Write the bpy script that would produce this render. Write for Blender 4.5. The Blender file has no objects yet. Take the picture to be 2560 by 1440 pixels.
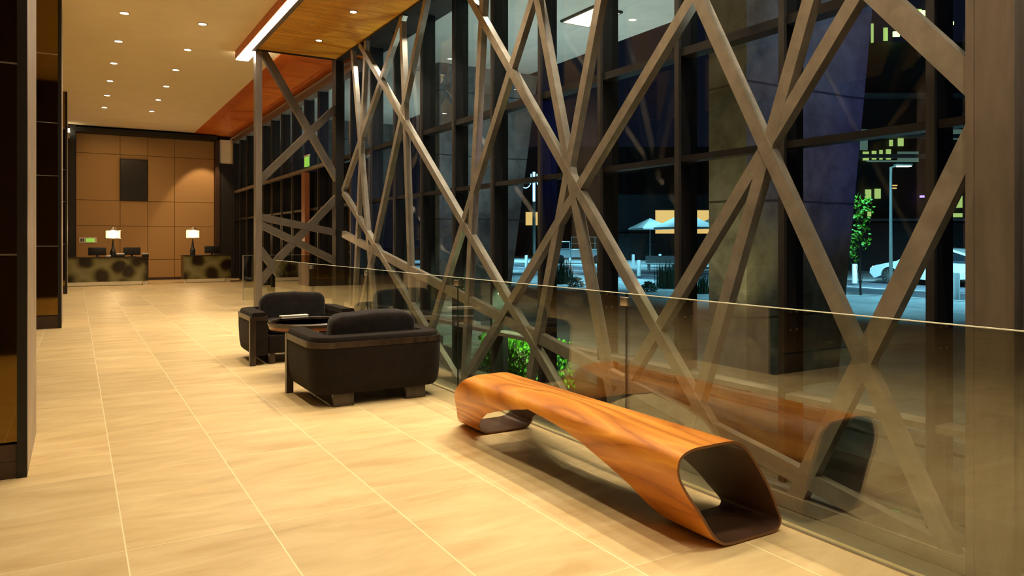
import bpy, bmesh, math, random
from mathutils import Vector, Matrix
random.seed(7)
scene = bpy.context.scene
COL = scene.collection
# ------------------------------------------------------------------ camera
F = 1844.0; H = 1.4; HY = 603.0
ANG = math.atan((1280-190)/F); S = math.sin(ANG); C = math.cos(ANG)
def ray(px, py):
    t = (px-1280)/F; v = (HY-py)/F
    return (S+t*C, C-t*S, v)
def onX(px, py, X):
    r = ray(px, py); k = X/r[0]; return Vector((X, r[1]*k, H+r[2]*k))
def onY(px, py, Y):
    r = ray(px, py); k = Y/r[1]; return Vector((r[0]*k, Y, H+r[2]*k))
def onZ(px, py, Z):
    r = ray(px, py); k = (Z-H)/r[2]; return Vector((r[0]*k, r[1]*k, Z))
def atd(px, py, d):
    r = ray(px, py); return Vector((r[0]*d, r[1]*d, H+r[2]*d))
cd = bpy.data.cameras.new('camera'); cam = bpy.data.objects.new('camera', cd); COL.objects.link(cam)
cam.location = (0, 0, H); cam.rotation_euler = (math.pi/2, 0, -ANG)
cd.sensor_width = 36; cd.lens = F/2560*36; cd.shift_y = -(720-HY)/2560; cd.clip_start = .05; cd.clip_end = 500
scene.camera = cam
# ------------------------------------------------------------------ materials
MATS = {}
def newmat(name):
    m = bpy.data.materials.new(name); m.use_nodes = True
    nt = m.node_tree; b = nt.nodes['Principled BSDF']; MATS[name] = m
    return m, nt, b
def N(nt, t, **k):
    n = nt.nodes.new(t)
    for a, v in k.items():
        if a.startswith('i_'):
            key = a[2:]; key = int(key) if key.isdigit() else key.replace('_', ' ')
            n.inputs[key].default_value = v
        else: setattr(n, a, v)
    return n
def ramp(nt, stops):
    r = nt.nodes.new('ShaderNodeValToRGB'); e = r.color_ramp.elements
    e[0].position, e[0].color = stops[0][0], (*stops[0][1], 1)
    e[1].position, e[1].color = stops[-1][0], (*stops[-1][1], 1)
    for p, c in stops[1:-1]:
        x = e.new(p); x.color = (*c, 1)
    return r
def mat(name, col, rough=.5, metal=0., var=.12, scale=8., stretch=(1,1,1), bump=0., spec=.5, sheen=0., coat=0.):
    """plain colour varied by procedural noise"""
    m, nt, b = newmat(name)
    tc = N(nt, 'ShaderNodeTexCoord'); mp = N(nt, 'ShaderNodeMapping'); mp.inputs['Scale'].default_value = stretch
    nz = N(nt, 'ShaderNodeTexNoise', i_Scale=scale, i_Detail=6., i_Roughness=.6)
    nt.links.new(tc.outputs['Object'], mp.inputs[0]); nt.links.new(mp.outputs[0], nz.inputs['Vector'])
    lo = tuple(c*(1-var) for c in col); hi = tuple(min(1, c*(1+var)) for c in col)
    r = ramp(nt, [(.3, lo), (.7, hi)]); nt.links.new(nz.outputs['Fac'], r.inputs[0]); nt.links.new(r.outputs[0], b.inputs['Base Color'])
    b.inputs['Roughness'].default_value = rough; b.inputs['Metallic'].default_value = metal
    b.inputs['Specular IOR Level'].default_value = spec
    b.inputs['Sheen Weight'].default_value = sheen; b.inputs['Coat Weight'].default_value = coat
    if bump:
        bp = N(nt, 'ShaderNodeBump', i_Strength=bump, i_Distance=.01); nt.links.new(nz.outputs['Fac'], bp.inputs['Height']); nt.links.new(bp.outputs[0], b.inputs['Normal'])
    return m
def emit(name, col, st):
    m, nt, b = newmat(name)
    b.inputs['Base Color'].default_value = (*col, 1); b.inputs['Emission Color'].default_value = (*col, 1); b.inputs['Emission Strength'].default_value = st
    return m
def glassmat(name, tint, r0, rough=.0, refl=(1,1,1)):
    m, nt, b = newmat(name); nt.nodes.remove(b)
    out = nt.nodes['Material Output']
    ge = N(nt, 'ShaderNodeNewGeometry'); dt = N(nt, 'ShaderNodeVectorMath', operation='DOT_PRODUCT')
    nt.links.new(ge.outputs['Incoming'], dt.inputs[0]); nt.links.new(ge.outputs['Normal'], dt.inputs[1])
    ab = N(nt, 'ShaderNodeMath', operation='ABSOLUTE'); nt.links.new(dt.outputs['Value'], ab.inputs[0])
    om = N(nt, 'ShaderNodeMath', operation='SUBTRACT', i_0=1.); nt.links.new(ab.outputs[0], om.inputs[1])
    pw = N(nt, 'ShaderNodeMath', operation='POWER', i_1=5.); nt.links.new(om.outputs[0], pw.inputs[0])
    ma = N(nt, 'ShaderNodeMath', operation='MULTIPLY_ADD', i_1=1-r0, i_2=r0); nt.links.new(pw.outputs[0], ma.inputs[0])
    tr = N(nt, 'ShaderNodeBsdfTransparent'); tr.inputs[0].default_value = (*tint, 1)
    gl = N(nt, 'ShaderNodeBsdfGlossy'); gl.inputs['Color'].default_value = (*refl, 1); gl.inputs['Roughness'].default_value = rough
    mx = N(nt, 'ShaderNodeMixShader'); nt.links.new(ma.outputs[0], mx.inputs[0]); nt.links.new(tr.outputs[0], mx.inputs[1]); nt.links.new(gl.outputs[0], mx.inputs[2])
    nt.links.new(mx.outputs[0], out.inputs[0])
    return m
# floor: large sandstone tiles 0.623 x 1.28
def floor_mat():
    m, nt, b = newmat('limestone_tiles'); L = nt.links.new
    tc = N(nt, 'ShaderNodeTexCoord'); sp = N(nt, 'ShaderNodeSeparateXYZ'); L(tc.outputs['Object'], sp.inputs[0])
    def grid(o, off, size):
        a = N(nt, 'ShaderNodeMath', operation='SUBTRACT', i_1=off); L(o, a.inputs[0])
        d = N(nt, 'ShaderNodeMath', operation='DIVIDE', i_1=size); L(a.outputs[0], d.inputs[0])
        fl = N(nt, 'ShaderNodeMath', operation='FLOOR'); L(d.outputs[0], fl.inputs[0])
        fr = N(nt, 'ShaderNodeMath', operation='PINGPONG', i_1=.5); L(d.outputs[0], fr.inputs[0])
        mu = N(nt, 'ShaderNodeMath', operation='MULTIPLY', i_1=size); L(fr.outputs[0], mu.inputs[0])
        return fl.outputs[0], mu.outputs[0]
    fx, dx = grid(sp.outputs['X'], .195, .622); fy, dy = grid(sp.outputs['Y'], 3.76, 1.29)
    mn = N(nt, 'ShaderNodeMath', operation='MINIMUM'); L(dx, mn.inputs[0]); L(dy, mn.inputs[1])
    gx = N(nt, 'ShaderNodeMath', operation='LESS_THAN', i_1=.0030); L(dx, gx.inputs[0])
    gy = N(nt, 'ShaderNodeMath', operation='LESS_THAN', i_1=.0016); L(dy, gy.inputs[0])
    gr = N(nt, 'ShaderNodeMath', operation='MAXIMUM'); L(gx.outputs[0], gr.inputs[0]); L(gy.outputs[0], gr.inputs[1])
    cb = N(nt, 'ShaderNodeCombineXYZ'); L(fx, cb.inputs[0]); L(fy, cb.inputs[1])
    wn = N(nt, 'ShaderNodeTexWhiteNoise', noise_dimensions='3D'); L(cb.outputs[0], wn.inputs['Vector'])
    sc = N(nt, 'ShaderNodeVectorMath', operation='SCALE', i_Scale=7.); L(wn.outputs['Color'], sc.inputs[0])
    ad = N(nt, 'ShaderNodeVectorMath', operation='ADD'); L(sc.outputs[0], ad.inputs[0]); L(tc.outputs['Object'], ad.inputs[1])
    mp = N(nt, 'ShaderNodeMapping'); mp.inputs['Scale'].default_value = (.9, 3.2, 1); mp.inputs['Rotation'].default_value = (0, 0, .12); L(ad.outputs[0], mp.inputs[0])
    n1 = N(nt, 'ShaderNodeTexNoise', i_Scale=1.8, i_Detail=9., i_Roughness=.62, i_Distortion=.6); L(mp.outputs[0], n1.inputs['Vector'])
    r1 = ramp(nt, [(.27, (.56, .40, .19)), (.42, (.67, .51, .275)), (.58, (.75, .59, .335)), (.75, (.84, .70, .44))]); L(n1.outputs['Fac'], r1.inputs[0])
    hs = N(nt, 'ShaderNodeHueSaturation'); L(r1.outputs[0], hs.inputs['Color'])
    mr = N(nt, 'ShaderNodeMapRange'); mr.inputs['To Min'].default_value = .90; mr.inputs['To Max'].default_value = 1.06; L(wn.outputs['Value'], mr.inputs[0]); L(mr.outputs[0], hs.inputs['Value'])
    mx = N(nt, 'ShaderNodeMix', data_type='RGBA'); L(gr.outputs[0], mx.inputs[0]); L(hs.outputs[0], mx.inputs[6]); mx.inputs[7].default_value = (.95, .84, .60, 1)
    L(mx.outputs[2], b.inputs['Base Color'])
    n2 = N(nt, 'ShaderNodeTexNoise', i_Scale=30., i_Detail=6.); L(mp.outputs[0], n2.inputs['Vector'])
    bp = N(nt, 'ShaderNodeBump', i_Strength=.12, i_Distance=.004); L(n2.outputs['Fac'], bp.inputs['Height']); L(bp.outputs[0], b.inputs['Normal'])
    b.inputs['Roughness'].default_value = .42; b.inputs['Specular IOR Level'].default_value = .35
    return m
floor_mat()
def wood_mat(name, cols, stretch, scale, freq, rough=.35, coat=0., bump=0.):
    m, nt, b = newmat(name); L = nt.links.new
    tc = N(nt, 'ShaderNodeTexCoord'); mp = N(nt, 'ShaderNodeMapping'); mp.inputs['Scale'].default_value = stretch; L(tc.outputs['Object'], mp.inputs[0])
    n1 = N(nt, 'ShaderNodeTexNoise', i_Scale=scale, i_Detail=2.5, i_Roughness=.4, i_Distortion=.35); L(mp.outputs[0], n1.inputs['Vector'])
    mu = N(nt, 'ShaderNodeMath', operation='MULTIPLY', i_1=freq); L(n1.outputs['Fac'], mu.inputs[0])
    pp = N(nt, 'ShaderNodeMath', operation='PINGPONG', i_1=1.); L(mu.outputs[0], pp.inputs[0])
    m2 = N(nt, 'ShaderNodeMapping'); m2.inputs['Scale'].default_value = tuple(s*8 for s in stretch); L(tc.outputs['Object'], m2.inputs[0])
    n2 = N(nt, 'ShaderNodeTexNoise', i_Scale=scale*2, i_Detail=8., i_Roughness=.7); L(m2.outputs[0], n2.inputs['Vector'])
    mx = N(nt, 'ShaderNodeMix', data_type='FLOAT'); mx.inputs[0].default_value = .45; L(pp.outputs[0], mx.inputs[2]); L(n2.outputs['Fac'], mx.inputs[3])
    r = ramp(nt, cols); L(mx.outputs[0], r.inputs[0]); L(r.outputs[0], b.inputs['Base Color'])
    b.inputs['Roughness'].default_value = rough; b.inputs['Coat Weight'].default_value = coat; b.inputs['Coat Roughness'].default_value = .2
    if bump:
        bp = N(nt, 'ShaderNodeBump', i_Strength=bump, i_Distance=.003); L(n2.outputs['Fac'], bp.inputs['Height']); L(bp.outputs[0], b.inputs['Normal'])
    return m
wood_mat('walnut_veneer', [(.18, (.34, .10, .009)), (.38, (.53, .185, .018)), (.62, (.62, .24, .028)), (.85, (.76, .34, .055))], (2.4, .36, 2.4), 1.4, 18, .42, .12)
mat('dark_veneer', (.075, .038, .024), .38, var=.4, scale=3, stretch=(1, .3, 1), coat=.3)
mat('veneer_edge', (.16, .07, .025), .5)
def plank_mat():
    m, nt, b = newmat('ceiling_planks'); L = nt.links.new
    tc = N(nt, 'ShaderNodeTexCoord'); sp = N(nt, 'ShaderNodeSeparateXYZ'); L(tc.outputs['Object'], sp.inputs[0])
    br = N(nt, 'ShaderNodeTexBrick', i_Scale=1.); L(tc.outputs['Object'], br.inputs['Vector'])
    br.inputs['Color1'].default_value = (.74, .32, .022, 1); br.inputs['Color2'].default_value = (.86, .42, .035, 1); br.inputs['Mortar'].default_value = (.22, .08, .015, 1)
    br.inputs['Mortar Size'].default_value = .003; br.inputs['Brick Width'].default_value = 1.4; br.inputs['Row Height'].default_value = .09
    mp = N(nt, 'ShaderNodeMapping'); mp.inputs['Scale'].default_value = (.6, 9, 1); L(tc.outputs['Object'], mp.inputs[0])
    nz = N(nt, 'ShaderNodeTexNoise', i_Scale=2.4, i_Detail=8., i_Roughness=.7); L(mp.outputs[0], nz.inputs['Vector'])
    r = ramp(nt, [(.3, (.45, .4, .35)), (.55, (1, 1, 1)), (.8, (1.0, 1, 1))]); L(nz.outputs['Fac'], r.inputs[0])
    mx = N(nt, 'ShaderNodeMix', data_type='RGBA', blend_type='MULTIPLY'); mx.inputs[0].default_value = .8; L(br.outputs['Color'], mx.inputs[6]); L(r.outputs[0], mx.inputs[7])
    L(mx.outputs[2], b.inputs['Base Color']); b.inputs['Roughness'].default_value = .45
plank_mat()
mat('orange_timber', (.62, .13, .008), .4, var=.25, scale=3, stretch=(.4, 5, 1))
mat('plaster_ceiling', (.90, .74, .46), .8, var=.03, scale=2)
mat('screen_steel', (.13, .11, .09), .4, metal=.4, var=.2, scale=4); mat('frame_bronze', (.035, .03, .027), .4, metal=.2); mat('bronze_steel', (.35, .315, .27), .33, metal=.5, var=.22, scale=5, bump=.05)
mat('post_steel', (.21, .175, .145), .42, metal=.4, var=.25, scale=3, stretch=(2, 2, .4), bump=.05)
mat('black_steel', (.012, .011, .010), .45, metal=.2, var=.2)
mat('mullion_steel', (.007, .0065, .007), .4, metal=.0, var=.2)
mat('brushed_metal', (.62, .58, .52), .3, metal=1, var=.06, scale=30)
mat('charcoal_velvet', (.010, .006, .005), .9, var=.4, scale=14, bump=.2, sheen=.05, spec=.2)
mat('velvet_cushion', (.013, .010, .012), .9, var=.5, scale=9, bump=.3, sheen=.10, spec=.2)
wood_mat('dark_oak', [(.2, (.016, .009, .006)), (.8, (.042, .026, .018))], (6, 6, 1), 2, 6, .35, .2)
mat('table_wood', (.30, .11, .05), .3, var=.2, scale=4, stretch=(1, 6, 1), coat=.3)
mat('paper_white', (.75, .68, .62), .6, var=.1)
mat('wall_panel', (.43, .26, .105), .7, var=.05, scale=60, stretch=(1, 1, 1))
mat('panel_joint', (.16, .09, .04), .8)
mat('dark_base', (.05, .025, .014), .5)
mat('black_trim', (.008, .006, .005), .6)
mat('bronze_mirror', (.30, .23, .12), .03, metal=1., var=.02)
mat('black_glass', (.20, .12, .03), .04, metal=1., var=.05)
mat('stone_cladding', (.42, .34, .28), .5, var=.2, scale=3, bump=.1)
mat('plaster_dark', (.045, .035, .028), .7)
mat('screen_black', (.010, .006, .004), .35, var=.02)
mat('device_black', (.008, .008, .008), .4)
mat('device_white', (.6, .58, .55), .5)
mat('desk_foot', (.85, .78, .62), .4, metal=.1, var=.05)
glassmat('railing_glass', (.88, .91, .85), .12)
glassmat('facade_glass', (.86, .90, .89), .032)
mat('glass_edge', (.85, .88, .80), .3, var=.05)
def onyx():
    m, nt, b = newmat('agate_pattern'); L = nt.links.new  # brown and green agate cells, plain base colour without emission
    tc = N(nt, 'ShaderNodeTexCoord'); nz = N(nt, 'ShaderNodeTexNoise', i_Scale=2.2, i_Detail=5.); L(tc.outputs['Object'], nz.inputs['Vector'])
    mxv = N(nt, 'ShaderNodeMix', data_type='RGBA', blend_type='ADD'); mxv.inputs[0].default_value = .22; L(tc.outputs['Object'], mxv.inputs[6]); L(nz.outputs['Color'], mxv.inputs[7])
    vo = N(nt, 'ShaderNodeTexVoronoi', feature='SMOOTH_F1', i_Scale=2.5); vo.inputs['Smoothness'].default_value = .25; L(mxv.outputs[2], vo.inputs['Vector'])
    r = ramp(nt, [(.12, (.016, .008, .004)), (.36, (.028, .016, .006)), (.47, (.085, .07, .024)), (.58, (.17, .155, .06)), (.8, (.26, .24, .12))]); L(vo.outputs['Distance'], r.inputs[0])
    L(r.outputs[0], b.inputs['Base Color']); b.inputs['Roughness'].default_value = .2
onyx()
def concrete(name, col):
    m, nt, b = newmat(name); L = nt.links.new
    tc = N(nt, 'ShaderNodeTexCoord'); nz = N(nt, 'ShaderNodeTexNoise', i_Scale=1.4, i_Detail=10., i_Roughness=.65); L(tc.outputs['Object'], nz.inputs['Vector'])
    sp = N(nt, 'ShaderNodeSeparateXYZ'); L(tc.outputs['Object'], sp.inputs[0])
    nd = N(nt, 'ShaderNodeTexNoise', i_Scale=1.5, i_Detail=3.); L(tc.outputs['Object'], nd.inputs['Vector'])
    wob = N(nt, 'ShaderNodeMath', operation='MULTIPLY_ADD', i_1=.05); L(nd.outputs['Fac'], wob.inputs[0]); L(sp.outputs['Z'], wob.inputs[2])
    ad = N(nt, 'ShaderNodeMath', operation='SUBTRACT', i_1=.93); L(wob.outputs[0], ad.inputs[0])
    dv = N(nt, 'ShaderNodeMath', operation='DIVIDE', i_1=1.45); L(ad.outputs[0], dv.inputs[0])
    pp = N(nt, 'ShaderNodeMath', operation='PINGPONG', i_1=.5); L(dv.outputs[0], pp.inputs[0])
    lt = N(nt, 'ShaderNodeMath', operation='LESS_THAN', i_1=.010); L(pp.outputs[0], lt.inputs[0])
    r = ramp(nt, [(.32, tuple(c*.30 for c in col)), (.52, col), (.72, tuple(min(1, c*1.6) for c in col))]); L(nz.outputs['Fac'], r.inputs[0])
    mx = N(nt, 'ShaderNodeMix', data_type='RGBA'); L(lt.outputs[0], mx.inputs[0]); L(r.outputs[0], mx.inputs[6]); mx.inputs[7].default_value = tuple(c*.25 for c in col)+(1,)
    L(mx.outputs[2], b.inputs['Base Color']); b.inputs['Roughness'].default_value = .75
concrete('board_concrete', (.185, .195, .20))
mat('soffit_concrete', (.42, .42, .40), .8, var=.08, scale=2)
mat('pavement', (.34, .37, .38), .75, var=.35, scale=.8, bump=.1)
mat('asphalt', (.09, .10, .12), .8, var=.2, scale=2)
mat('kerb_stone', (.5, .5, .5), .8)
mat('road_paint', (.7, .7, .7), .7)
mat('well_floor', (.10, .09, .07), .5, var=.2)
mat('soil', (.03, .02, .012), .9)
mat('leaf_green', (.10, .38, .012), .5, var=.5, scale=30)
mat('leaf_dark', (.015, .07, .03), .55, var=.4, scale=20)
mat('bark', (.03, .02, .015), .9)
mat('car_white', (.55, .62, .66), .2, coat=.6, var=.02)
mat('car_glass', (.01, .015, .02), .05)
mat('tyre', (.012, .012, .012), .7)
mat('canvas', (.42, .46, .46), .8, var=.05)
mat('building_dark', (.018, .018, .022), .7, var=.3)
mat('building_pale', (.16, .17, .18), .7, var=.2)
mat('galvanised', (.35, .38, .36), .5, metal=.3)
mat('bollard_white', (.7, .72, .72), .6)
emit('downlight_glow', (1, .86, .55), 14.)
emit('panel_warm', (1, .80, .58), 1.1); mat('wall_dim', (.16, .12, .08), .7); emit('led_white', (1, .86, .66), 16.); emit('led_bright', (1, .86, .66), 40.)
emit('lamp_shade_glow', (1, .70, .26), 1.7)
emit('lamp_bulb_glow', (1, .88, .6), 12.)
emit('sign_green', (.25, .62, .08), .5)
mat('sign_white', (.75, .72, .66), .5)
emit('street_cyan', (.22, .62, 1.), 4.)
emit('street_white', (.95, 1., .75), 5.)
emit('window_warm', (1, .62, .20), .75)
emit('window_green', (.45, .62, .18), .75)
emit('window_teal', (.20, .34, .28), .30)
emit('spot_green', (.55, 1., .25), 3.)
emit('lamp_purple', (.4, .25, 1.), 2.)
# ------------------------------------------------------------------ mesh helpers
class MB:
    def __init__(s): s.v = []; s.f = []; s.m = []; s.sm = []
    def add(s, vs, fs, mi=0, smooth=False):
        n = len(s.v); s.v += [tuple(v) for v in vs]; s.f += [tuple(n+i for i in f) for f in fs]; s.m += [mi]*len(fs); s.sm += [smooth]*len(fs); return s
    def box(s, a, b, mi=0, bev=0):
        x0, y0, z0 = a; x1, y1, z1 = b
        vs = [(x0,y0,z0),(x1,y0,z0),(x1,y1,z0),(x0,y1,z0),(x0,y0,z1),(x1,y0,z1),(x1,y1,z1),(x0,y1,z1)]
        if bev:
            bm = bmesh.new(); bmesh.ops.create_cube(bm, size=1)
            for v in bm.verts: v.co = Vector(((x0+x1)/2+v.co.x*(x1-x0), (y0+y1)/2+v.co.y*(y1-y0), (z0+z1)/2+v.co.z*(z1-z0)))
            bmesh.ops.bevel(bm, geom=bm.edges[:], offset=bev, segments=3, affect='EDGES', profile=.5)
            bm.verts.index_update()
            s.add([v.co for v in bm.verts], [[v.index for v in f.verts] for f in bm.faces], mi, True); bm.free(); return s
        return s.add(vs, [(0,3,2,1),(4,5,6,7),(0,1,5,4),(1,2,6,5),(2,3,7,6),(3,0,4,7)], mi)
    def frame_box(s, p, q, w, d, nrm, mi=0):
        """bar from p to q; w across (perpendicular in plane), depth d along nrm starting at the p-q plane"""
        p = Vector(p); q = Vector(q); n = Vector(nrm); t = (q-p).normalized(); u = n.cross(t).normalized()*w/2
        vs = [p-u, p+u, q+u, q-u]; vs += [v+n*d for v in vs]
        return s.add(vs, [(0,1,2,3),(7,6,5,4),(0,4,5,1),(1,5,6,2),(2,6,7,3),(3,7,4,0)], mi)
    def tube(s, pts, r, n=10, mi=0, cap=True):
        pts = [Vector(p) for p in pts]; rs = r if isinstance(r, (list, tuple)) else [r]*len(pts); vs = []; fs = []
        for i, p in enumerate(pts):
            t = (pts[min(i+1, len(pts)-1)]-pts[max(i-1, 0)]).normalized()
            ref = Vector((0,0,1)) if abs(t.z) < .9 else Vector((1,0,0))
            u = t.cross(ref).normalized(); w = t.cross(u)
            for k in range(n):
                a = 2*math.pi*k/n; vs.append(p+(u*math.cos(a)+w*math.sin(a))*rs[i])
        for i in range(len(pts)-1):
            for k in range(n): fs.append((i*n+k, i*n+(k+1)%n, (i+1)*n+(k+1)%n, (i+1)*n+k))
        if cap: fs.append(tuple(range(n))[::-1]); fs.append(tuple((len(pts)-1)*n+k for k in range(n)))
        return s.add(vs, fs, mi, True)
    def lathe(s, prof, c=(0,0,0), n=24, mi=0, sx=1, sy=1):
        vs = []; fs = []
        for r, z in prof:
            for k in range(n):
                a = 2*math.pi*k/n; vs.append((c[0]+r*math.cos(a)*sx, c[1]+r*math.sin(a)*sy, c[2]+z))
        for i in range(len(prof)-1):
            for k in range(n): fs.append((i*n+k, i*n+(k+1)%n, (i+1)*n+(k+1)%n, (i+1)*n+k))
        if prof[0][0] > 1e-4: fs.append(tuple(range(n))[::-1])
        if prof[-1][0] > 1e-4: fs.append(tuple((len(prof)-1)*n+k for k in range(n)))
        return s.add(vs, fs, mi, True)
    def prism(s, poly, axis, a, b, mi=0, smooth=False):
        """poly 2D extruded along axis from a to b"""
        def P(u, v, w): return {'x': (w,u,v), 'y': (u,w,v), 'z': (u,v,w)}[axis]
        n = len(poly); vs = [P(u,v,a) for u,v in poly]+[P(u,v,b) for u,v in poly]
        return s.add(vs, [tuple(range(n))[::-1], tuple(range(n,2*n))]+[(i,(i+1)%n,n+(i+1)%n,n+i) for i in range(n)], mi, smooth)
    def build(s, name, mats, parent=None, loc=None, rz=0):
        me = bpy.data.meshes.new(name); me.from_pydata([tuple(v) for v in s.v], [], s.f)
        if isinstance(mats, str): mats = [mats]
        for k in mats: me.materials.append(MATS[k])
        me.polygons.foreach_set('material_index', s.m); me.polygons.foreach_set('use_smooth', s.sm)
        bm = bmesh.new(); bm.from_mesh(me); bmesh.ops.recalc_face_normals(bm, faces=bm.faces[:]); bm.to_mesh(me); bm.free()
        if any(s.sm): me.set_sharp_from_angle(angle=math.radians(38))
        me.update()
        o = bpy.data.objects.new(name, me); COL.objects.link(o)
        if parent: o.parent = parent
        if loc: o.location = loc
        if rz: o.rotation_euler.z = rz
        return o
def tag(o, label=None, cat=None, group=None, kind=None):
    if label: o['label'] = label
    if cat: o['category'] = cat
    if group: o['group'] = group
    if kind: o['kind'] = kind
    return o
def thing(name, loc, label, cat, group=None, rz=0):
    o = bpy.data.objects.new(name, None); COL.objects.link(o); o.location = loc; o.rotation_euler.z = rz; o.empty_display_size = .1
    return tag(o, label, cat, group)
def struct(name, mb, m, label=None):
    o = mb.build(name, m); o['kind'] = 'structure'
    return tag(o, label)
def structE(name, loc=(0,0,0)):
    o = bpy.data.objects.new(name, None); COL.objects.link(o); o.location = loc; o['kind'] = 'structure'; return o
def copy_tree(o, parent=None):
    c = o.copy(); COL.objects.link(c)
    if parent: c.parent = parent
    for ch in list(o.children): copy_tree(ch, c)
    return c
def spot(name, loc, tgt, power, col, size=1.7, blend=.6, r=.05):
    l = bpy.data.lights.new(name, 'SPOT'); l.energy = power; l.color = col; l.spot_size = size; l.spot_blend = blend; l.shadow_soft_size = r
    o = bpy.data.objects.new(name, l); COL.objects.link(o); o.location = loc
    o.rotation_euler = (Vector(tgt)-Vector(loc)).to_track_quat('-Z', 'Y').to_euler(); return o
def point(name, loc, power, col, r=.1):
    l = bpy.data.lights.new(name, 'POINT'); l.energy = power; l.color = col; l.shadow_soft_size = r
    o = bpy.data.objects.new(name, l); COL.objects.link(o); o.location = loc; return o
# ------------------------------------------------------------------ dimensions
ZC = 5.37      # plaster ceiling
ZS = 5.17      # timber soffit
XG = 3.01      # glass railing
XL = 4.63      # lattice
XF = 5.10      # facade inner face
YP = 15.0      # end of the soffit, lattice screen
YB = 29.6      # reception wall
ZW = -.62      # bottom of the well behind the railing
YN = -5.0      # rear end of the hall, behind the camera
WARM = (1, .80, .49)
# ------------------------------------------------------------------ setting: floor and well
struct('floor', MB().box((-6, YN, -.3), (3.06, YB, 0)).box((3.06, 13.3, -.3), (XF+.3, YB, 0)), 'limestone_tiles')
struct('trim_1', MB().box((3.061, YN, ZW-.1), (3.3, 13.29, -.32)), 'plaster_dark')
w = MB().box((3.062, YN, ZW-.12), (XF+.35, 13.29, ZW-.005)); w.box((3.062, YN, ZW-.005), (3.16, 13.28, -.03))
struct('floor_well', w, 'well_floor')
# ------------------------------------------------------------------ ceiling
c = MB().box((-6, YN, ZC), (2.88, YB, ZC+.12)).box((2.88, 16.2, ZC), (3.73, YB, ZC+.12)).box((2.88, YP+.12, ZC), (3.73, 16.2, ZC+.12))
struct('ceiling', c, 'plaster_ceiling')
struct('ceiling_timber', MB().box((3.73, YP+.12, ZC-.02), (XF+.3, YB, ZC+.12)), 'orange_timber')
struct('ceiling_soffit', MB().box((3.05, YN, ZS), (XL, YP, ZS+.12)), 'ceiling_planks')
struct('trim_2', MB().box((2.86, YN, ZS+.03), (2.88, 16.2, ZC)), 'orange_timber')        # fascia above the cove
struct('trim_3', MB().box((XL+.18, YN, ZS+.14), (XF+.4, YP, ZC+.1)), 'black_trim')
struct('trim_4', MB().box((3.05, YP-.04, ZS+.121), (XL+.1, YP+.0, ZC+.1)), 'black_trim')
led = thing('cove_light', (2.92, 5.6, ZS+.02), 'long white linear light running along the edge of the timber soffit', 'light')
MB().box((-.04, YN-5.6, .0), (.045, YP-5.6-.01, .02)).build('diffuser', 'led_white', led)
MB().box((-.04, YP-5.6, .0), (.20, 16.2-5.6, .02)).build('end_panel', 'led_bright', led)
MB().box((-.04, YN-5.6, .021), (.14, 16.2-5.6, .05)).build('housing', 'black_steel', led)
# ------------------------------------------------------------------ walls
bw = MB().box((-6, YB, 0), (XF+.3, YB+.2, ZC+.1)); struct('wall_back', bw, 'plaster_dark')
struct('wall_left', MB().box((-6.2, YN, 0), (-6, YB+.2, ZC+.1)), 'wall_dim')
struct('wall_rear', MB().box((-6, YN-.2, ZW), (XF+.3, YN, ZC+.1)), 'plaster_dark')
# reception wall panelling
xs = [0.0, 1.344, 2.224, 3.108, 4.47]; zs = [.07, .733, 1.939, 2.833, 4.47, 5.14]
pan = MB()
for i in range(4):
    for j in range(5):
        pan.box((xs[i]+.008, YB-.05, zs[j]+.008), (xs[i+1]-.008, YB-.021, zs[j+1]-.008))
struct('wall_panelling', pan, 'wall_panel')
struct('trim_5', MB().box((0, YB-.02, .0), (4.47, YB-.001, 5.2)), 'panel_joint')
struct('baseboard_back', MB().box((0, YB-.07, 0), (4.47, YB-.051, .09)), 'dark_base')
struct('trim_6', MB().box((-.23, YB-.5, 0), (-.01, YB-.001, ZC)).box((-.009, YB-.5, 5.14), (4.5, YB-.001, 5.30)), 'black_trim')
struct('trim_7', MB().box((4.48, YB-.35, 0), (4.62, YB-.001, 5.139)), 'dark_base')
struct('door_1', MB().box((4.63, YB-.3, 0), (5.09, YB-.02, 4.3)), 'black_trim')
struct('trim_8', MB().box((4.63, YB-.28, 4.31), (5.09, YB-.02, 5.2)), 'plaster_ceiling')
tv = thing('wall_screen', onY(334, 502, YB-.05), 'tall dark framed screen hanging on the tan reception wall', 'screen')
MB().box((-.44, -.10, 0), (.44, 0, 1.48), bev=.01).build('frame', 'black_trim', tv)
MB().box((-.40, -.106, .04), (.40, -.101, 1.44)).build('screen', 'screen_black', tv)
sg = thing('exit_sign', onY(220, 607, YB-.05), 'small white and green exit sign on the reception wall behind the left lamp', 'sign')
MB().box((-.265, -.03, 0), (.265, 0, .19)).build('panel', 'sign_white', sg)
MB().box((-.06, -.036, .03), (.2, -.031, .15)).build('green_field', 'sign_green', sg)
pg = MB()
for k, x in enumerate((-.21, -.15)): pg.box((x-.015, -.036, .04), (x+.02, -.031, .15))
pg.build('pictogram', 'device_black', sg)
# wall sconce at the far left edge
sc = thing('wall_sconce', (-.23, 28.9, 5.0), 'narrow glowing sconce on the black post left of reception', 'light')
MB().box((.0, -.06, -.15), (.05, .06, .05)).build('lamp_body', 'brushed_metal', sc)
MB().box((.0, -.05, .052), (.05, .05, .18)).build('glow_panel', 'lamp_bulb_glow', sc)
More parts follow.
